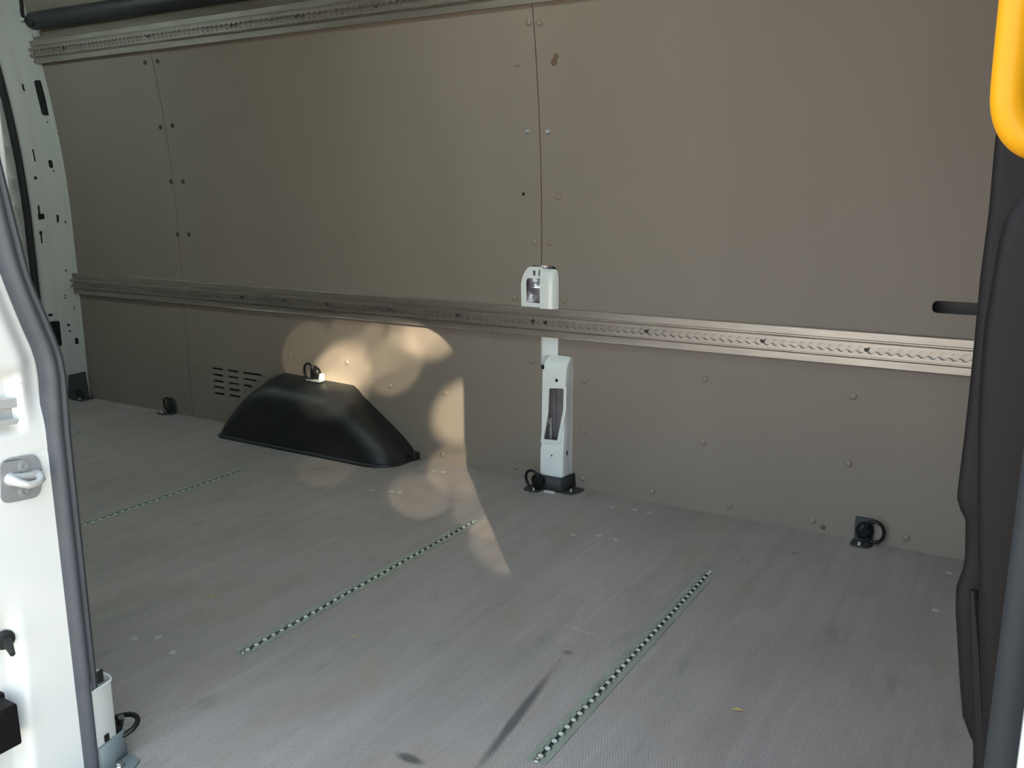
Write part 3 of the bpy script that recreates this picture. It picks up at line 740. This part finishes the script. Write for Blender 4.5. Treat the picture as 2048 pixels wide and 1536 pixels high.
pillar_shoe(True, 'blue-grey steel shoe at the foot of the inner pillar by the left door seal', 'grey_bracket')
lashing('black lashing ring half hidden behind the left door seal', (.076, YN+.072, .010), 'bare', ring_dx=.002, ring_rot=-.9, sy=-1, fold=1.0)

# striker, latch guide, plug and stop on the door pillar
def px(u, v, x=.10): return onx(u, v, x)
st = tag(empty('door_striker', px(41, 958)), 'steel striker plate with a loop on the white door pillar', 'striker')
c = px(42, 957)
rot = -.10
def jp(a, b, o): return Vector((.0985+o, c.y+a*math.cos(rot)-b*math.sin(rot), c.z+a*math.sin(rot)+b*math.cos(rot)))
spl = attach(link('striker_plate', plate(rpoly([(-.032, -.034), (.028, -.034), (.033, -.010), (.033, .014), (.024, .034), (-.020, .034), (-.032, .028)], [.016, .012, .01, .01, .012, .008, .008], 6), (), .003, lambda a, b, o: jp(a, b, o)), 'zinc', None, bevel=.0008), st)
for b in (.019, -.020):
    sub(link('screw', lathe_me([(.0088, 0), (.0088, .0016), (.0070, .002), (.0032, .002), (.003, .0008), (.0004, .0006)], jp(.004, b, .0028), (1, 0, 0), 16), 'zinc', None), spl)
attach(link('loop', tube_me([jp(-.016, .002, .001), jp(-.016, .001, .010), jp(-.012, -.002, .020), jp(-.002, -.006, .025), jp(.012, -.005, .025), jp(.021, -.001, .020), jp(.024, .002, .010), jp(.024, .003, .001)],
     [.011, .0085, .0062, .0055, .0055, .0060, .0068, .0078], 12), 'satin', None), st)
attach(link('bridge', tube_me([jp(-.014, .003, .006), jp(-.004, .0045, .009), (jp(.010, .0045, .009)), jp(.022, .004, .006)], [.008, .0055, .0055, .0070], 10), 'satin', None), st)
lg = tag(empty('latch_guide', px(12, 825)), 'silver latch guide block set in the recess of the white door pillar', 'latch')
def jr(q, x): return onx(q[0], q[1], x)
def bar(name, q0, q1, q2, q3, x, d, m):
    pts = [jr(q, x) for q in (q0, q1, q2, q3)]
    me = plate([(p.y, p.z) for p in pts], (), d, lambda a, b, cc: (x-d+cc, a, b)); attach(link(name, me, m, None, bevel=.002), lg)
bar('top_plate', (-30, 803), (33, 796), (35, 815), (-30, 822), .094, .018, 'satin')
bar('slide', (-30, 821), (26, 815), (27, 838), (-30, 844), .084, .008, 'satin')
bar('bottom_lip', (-30, 846), (39, 838), (36, 848), (-30, 860), .102, .024, 'satin')
pl = px(44, 827, .084)
tag(link('hole_plug', lathe_me([(.0115, 0), (.0115, .0012), (.009, .002)], (.0795, pl.y, pl.z), (1, 0, 0), 18), 'rubber_black'), 'small dark oval plug beside the silver latch guide', 'plug')
bq = px(17, 1283)
bump_ = tag(empty('rubber_buffer', bq), 'black rubber buffer with a stem on the door pillar', 'buffer')
attach(link('disc', lathe_me([(.015, 0), (.0155, .003), (.013, .006), (.009, .007)], (.088, bq.y, bq.z), (1, -.15, 0), 18), 'rubber_black', None), bump_)
attach(link('stem', tube_me([(.094, bq.y, bq.z), (.112, bq.y-.006, bq.z-.003), (.130, bq.y-.012, bq.z-.007)], [.008, .006, .004], 10), 'rubber_black', None), bump_)
b0, b1 = px(37, 1402, .115), px(37, 1488, .115)
stop = tag(empty('stop_block', (.09, b0.y-.02, b1.z)), 'black plastic stop block low on the white door pillar', 'stop block')
attach(link('block', box_me((.070, b0.y-.050, b1.z), (.120, b0.y-.004, b0.z)), 'trim', None, bevel=.004), stop)
attach(link('base', box_me((.066, b0.y-.056, b1.z-.005), (.080, b0.y+.000, b0.z+.004)), 'trim', None, bevel=.003), stop)

# ================================================================== FRONT DOOR PILLAR COVER (right foreground)
bc = tag(empty('door_pillar_cover', (1.39, -.40, 0)), 'black plastic pillar cover at the right edge of the door opening', 'pillar cover')
PY = -.35
edge_px = [(2000, 150), (1992, 240), (1985, 305), (1975, 420), (1957, 560), (1945, 690), (1935, 790), (1925, 880), (1912, 985), (1911, 1003), (1918, 1025), (1928, 1045), (1927, 1120), (1922, 1150), (1909, 1185), (1908, 1230), (1917, 1380), (1922, 1440), (1935, 1475), (1943, 1492), (1944, 1536)]
ep = [ony(u, v, PY) for u, v in edge_px]
def section_loft(pts, prof, name):
    pts = sorted(pts, key=lambda p: -p[1]); rows = [[(x+dx, y, z) for dx, y in prof] + [(1.70, prof[-1][1], z)] for x, z in pts]
    attach(link(name, loft_me(rows), 'trim', None, ang=60), bc)
section_loft([(1.352, 1.75)] + [(p.x, p.z) for p in ep] + [(1.392, .0)], [(.004, PY+.05), (0, PY+.02), (.0005, PY+.008), (.003, PY+.002), (.009, PY)], 'back_panel')
rid = [(2075, 372), (2048, 384), (2022, 412), (2004, 445), (1993, 490), (1980, 570), (1966, 650), (1957, 750), (1952, 850), (1951, 1000), (1952, 1120), (1955, 1250), (1960, 1400), (1966, 1536)]
rpz = [ony(u, v, -.44) for u, v in rid]
section_loft([(p.x, p.z) for p in rpz[1:]] + [(1.410, .0)], [(0, PY), (0, -.425), (.001, -.433), (.005, -.438), (.012, -.44)], 'moulding')
attach(link('moulding_top', loft_me([[(rpz[1].x, y, rpz[1].z), (1.70, y, rpz[0].z+.02)] for y in (PY, -.44)]), 'trim', None), bc)
# lower rib running down the cover
attach(link('rib', tube_me([ony(1948, 1180, -.37), ony(1958, 1300, -.375), ony(1966, 1450, -.38), ony(1974, 1560, -.385)], [.004, .007, .008, .008], 8), 'trim', None), bc)
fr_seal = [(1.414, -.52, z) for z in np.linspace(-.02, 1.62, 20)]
tag(link('door_seal', tube_me(fr_seal, .0125, 12), 'rubber_shaded'), 'dark grey rubber weather seal at the right edge of the view', 'seal')
tag(link('trim_3', box_me((1.428, -.625, -.03), (1.75, -.465, 1.80)), 'white', bevel=.004), 'white body pillar edge outside the right door seal', 'pillar', kind='structure')
# yellow grab handle
gh = tag(empty('grab_handle', ony(2018, 190, -.43)), 'yellow plastic grab handle at the top right', 'handle')
gp = [ony(u, v, -.43) for u, v in ((2038, 0), (2028, 100), (2019, 190), (2020, 215), (2026, 240), (2036, 260), (2050, 275), (2068, 284), (2090, 288))]
top = [Vector((gp[0].x+.045, -.43, 1.36)), Vector((gp[0].x+.020, -.43, 1.357)), Vector((gp[0].x+.005, -.43, 1.345)), Vector((gp[0].x, -.43, 1.325)), Vector((gp[0].x, -.43, 1.25))]
path = [top[0]+Vector((.03, .06, 0))] + top + gp + [gp[-1]+Vector((.025, .02, -.001)), gp[-1]+Vector((.035, .075, -.002))]
ho = link('grip', tube_me(path, .0138, 16), 'yellow', None, ang=80)
sb = ho.modifiers.new('sub', 'SUBSURF'); sb.levels = 1; sb.render_levels = 2
attach(ho, gh)

# ================================================================== DEBRIS
def dry_leaf(q, ln, wd, rot, label):
    c = onz(*q); n = 9; rows = []
    for i in range(n):
        t = i/(n-1); w_ = wd*math.sin(math.pi*min(.97, max(.03, t)))**.8
        rows.append([(ln*(t-.5), s*w_*.5, .0012+.0015*abs(s)+.0015*math.sin(t*3)) for s in (-1, -.5, 0, .5, 1)])
    o = link('dry_leaf', loft_me(rows), 'leaf_dry'); so_ = o.modifiers.new('solid', 'SOLIDIFY'); so_.thickness = .0005
    o.location = c; o.rotation_euler = (0, 0, rot); tag(o, label, 'leaf', 'leaf scraps on the floor'); return o
dry_leaf((425, 1194), .020, .009, 1.75, 'small dry tan leaf lying left of the middle floor rail')
dry_leaf((398, 1219), .016, .005, .9, 'narrow dry leaf scrap beside the small tan leaf')
dry_leaf((1475, 1422), .022, .010, .3, 'dry leaf lying right of the nearest floor rail')
dry_leaf((709, 1276), .010, .008, .3, 'tiny brown leaf crumb between the two nearest floor rails')
dry_leaf((240, 1164), .012, .005, .4, 'tiny pale leaf crumb near the floor joint by the door seal')

# ================================================================== OUTSIDE: PAVING AND THE TREE THAT SHADES THE VAN
GZ = -.66
tag(link('ground', plate([(-25, -40), (25, -40), (25, 30), (-25, 30)], (), .05, lambda a, b, c: (a, b, GZ-.05+c)), 'paving', smooth=False), 'reddish paving outside the van', 'ground', kind='structure')
tree = tag(empty('tree', Vector((1.2, -.62, GZ)) + SUN_H*17.0 + Vector((SUN_H.y, -SUN_H.x, 0))*1.6), 'leafy tree standing outside the van on the sunny side', 'tree')
SR_ = Vector((SUN_H.y, -SUN_H.x, 0)); SU = SUN.cross(SR_).normalized()
if SU.z < 0: SU = -SU
TC = Vector((.75, -.62, .95)) + SUN*19.0           # middle of the crown, on the line from the door to the sun
def to_crown(p):
    d = Vector(p)-TC; return d.dot(SR_), d.dot(SU)
# gaps in the foliage: seen from the wall and floor they are the sun flecks (wall x, z, radius)
def wall_of(q):
    f = onz(*q); s = (YW-f.y)/(-SUN.y)*-1
    p = f + SUN*((YW-f.y)/SUN.y); return p
gaps = []
def gap_w(q, r, k=1.0, pt=None):
    p = ony(q[0], q[1], YW) if pt is None else pt
    gaps.append((*to_crown(p), r*.43, k))
def gap_f(q, r, k=1.0): gap_w(q, r, k, onz(*q))
gap_w((684, 742), .040); gap_w((664, 758), .022); gap_w((690, 772), .026)
gap_w((870, 655), .042); gap_w((840, 642), .026, .8)
gap_w((926, 824), .042)
gap_w((788, 728), .026, .7); gap_w((770, 690), .014, .6); gap_w((735, 712), .010, .6); gap_w((712, 662), .016, .6); gap_w((612, 703), .010, .6)
gap_w((905, 945), .020, .8); gap_w((655, 788), .040, 1, ony(655, 788, 1.225))
gap_f((838, 988), .015, .8); gap_f((915, 955), .012, .8); gap_f((965, 1020), .020, .8); gap_f((1010, 1085), .018, .8); gap_f((650, 935), .010, .6)
rng = random.Random(11)
def foliage():
    bm = bmesh.new(); n = 0
    CR = 2.3
    def leaf(c, sz, nrm):
        s = nrm.orthogonal().normalized(); s = Matrix.Rotation(rng.uniform(0, 6.28), 3, nrm) @ s; u = nrm.cross(s)
        ps_ = [c - s*sz, c - s*sz*.3 + u*sz*.42, c + s*sz*.4 + u*sz*.40, c + s*sz*1.05, c + s*sz*.4 - u*sz*.40, c - s*sz*.3 - u*sz*.42]
        bm.faces.new([bm.verts.new(p) for p in ps_])
    def blocked(a, b, sz, slack):
        for (ga, gb, gr, k) in gaps:
            if (a-ga)**2+(b-gb)**2 < (gr+sz*slack)**2: return True
        return False
    # dense shell of leaves across the crown, then loose ones around it
    g = .075
    N_ = int(2.0/g)
    for i in range(-N_, N_+1):
        for j in range(-N_, N_+1):
            for rep in range(9):
                a = (i+rng.random())*g; b = (j+rng.random())*g
                if a*a+b*b > CR*CR: continue
                sz = rng.uniform(.05, .085)
                if blocked(a, b, sz, 1.02): continue
                dep = rng.uniform(-.55, .55)
                nrm = (SUN + Vector((rng.uniform(-.55, .55), rng.uniform(-.55, .55), rng.uniform(-.55, .55)))).normalized()
                leaf(TC + SR_*a + SU*b + SUN*dep, sz, nrm)
    for _ in range(5000):
        th = rng.uniform(0, 6.283); rr = CR*math.sqrt(rng.uniform(.5, 1.9)); a, b = rr*math.cos(th), rr*math.sin(th)
        if blocked(a, b, .1, 1): continue
        nrm = Vector((rng.uniform(-1, 1), rng.uniform(-1, 1), rng.uniform(-.2, 1))).normalized()
        leaf(TC + SR_*a + SU*b + SUN*rng.uniform(-1.2, 1.2), rng.uniform(.06, .12), nrm)
    # small leaves crowding in round every gap
    for (ga, gb, gr, k) in gaps:
        for _ in range(420):
            sz = rng.uniform(.010, .028); th = rng.uniform(0, 6.283); rr = gr + sz + rng.random()**1.5*.13
            a, b = ga+rr*math.cos(th), gb+rr*math.sin(th)
            if blocked(a, b, sz, .9): continue
            leaf(TC + SR_*a + SU*b + SUN*rng.uniform(-.3, .3), sz, (SUN+Vector((rng.uniform(-.3, .3), rng.uniform(-.3, .3), rng.uniform(-.3, .3)))).normalized())
    me = bpy.data.meshes.new('m'); bm.to_mesh(me); bm.free(); return me
fo = attach(link('foliage', foliage(), 'leaf', None, smooth=False), tree); fo['kind'] = 'stuff'
# trunk and boughs stand to one side of the crown's gaps
tb = Vector(tree.location); hub = TC + SR_*1.75 - SU*.9
attach(link('trunk', tube_me([tb, tb+Vector((.05, -.05, 1.2)), tb.lerp(hub, .55)+Vector((.15, -.15, .0)), hub], [.20, .16, .13, .07], 12), 'bark', None), tree)
for a, b in ((1.3, 1.9), (1.9, 1.5), (2.5, .6), (2.4, -.4), (1.5, -1.7), (.2, -1.9)):
    e_ = TC + SR_*a + SU*b
    attach(link('branch', tube_me([hub-SU*.1, hub.lerp(e_, .5)+SR_*.25+SUN*.1, e_], [.05, .035, .012], 7), 'bark', None), tree)
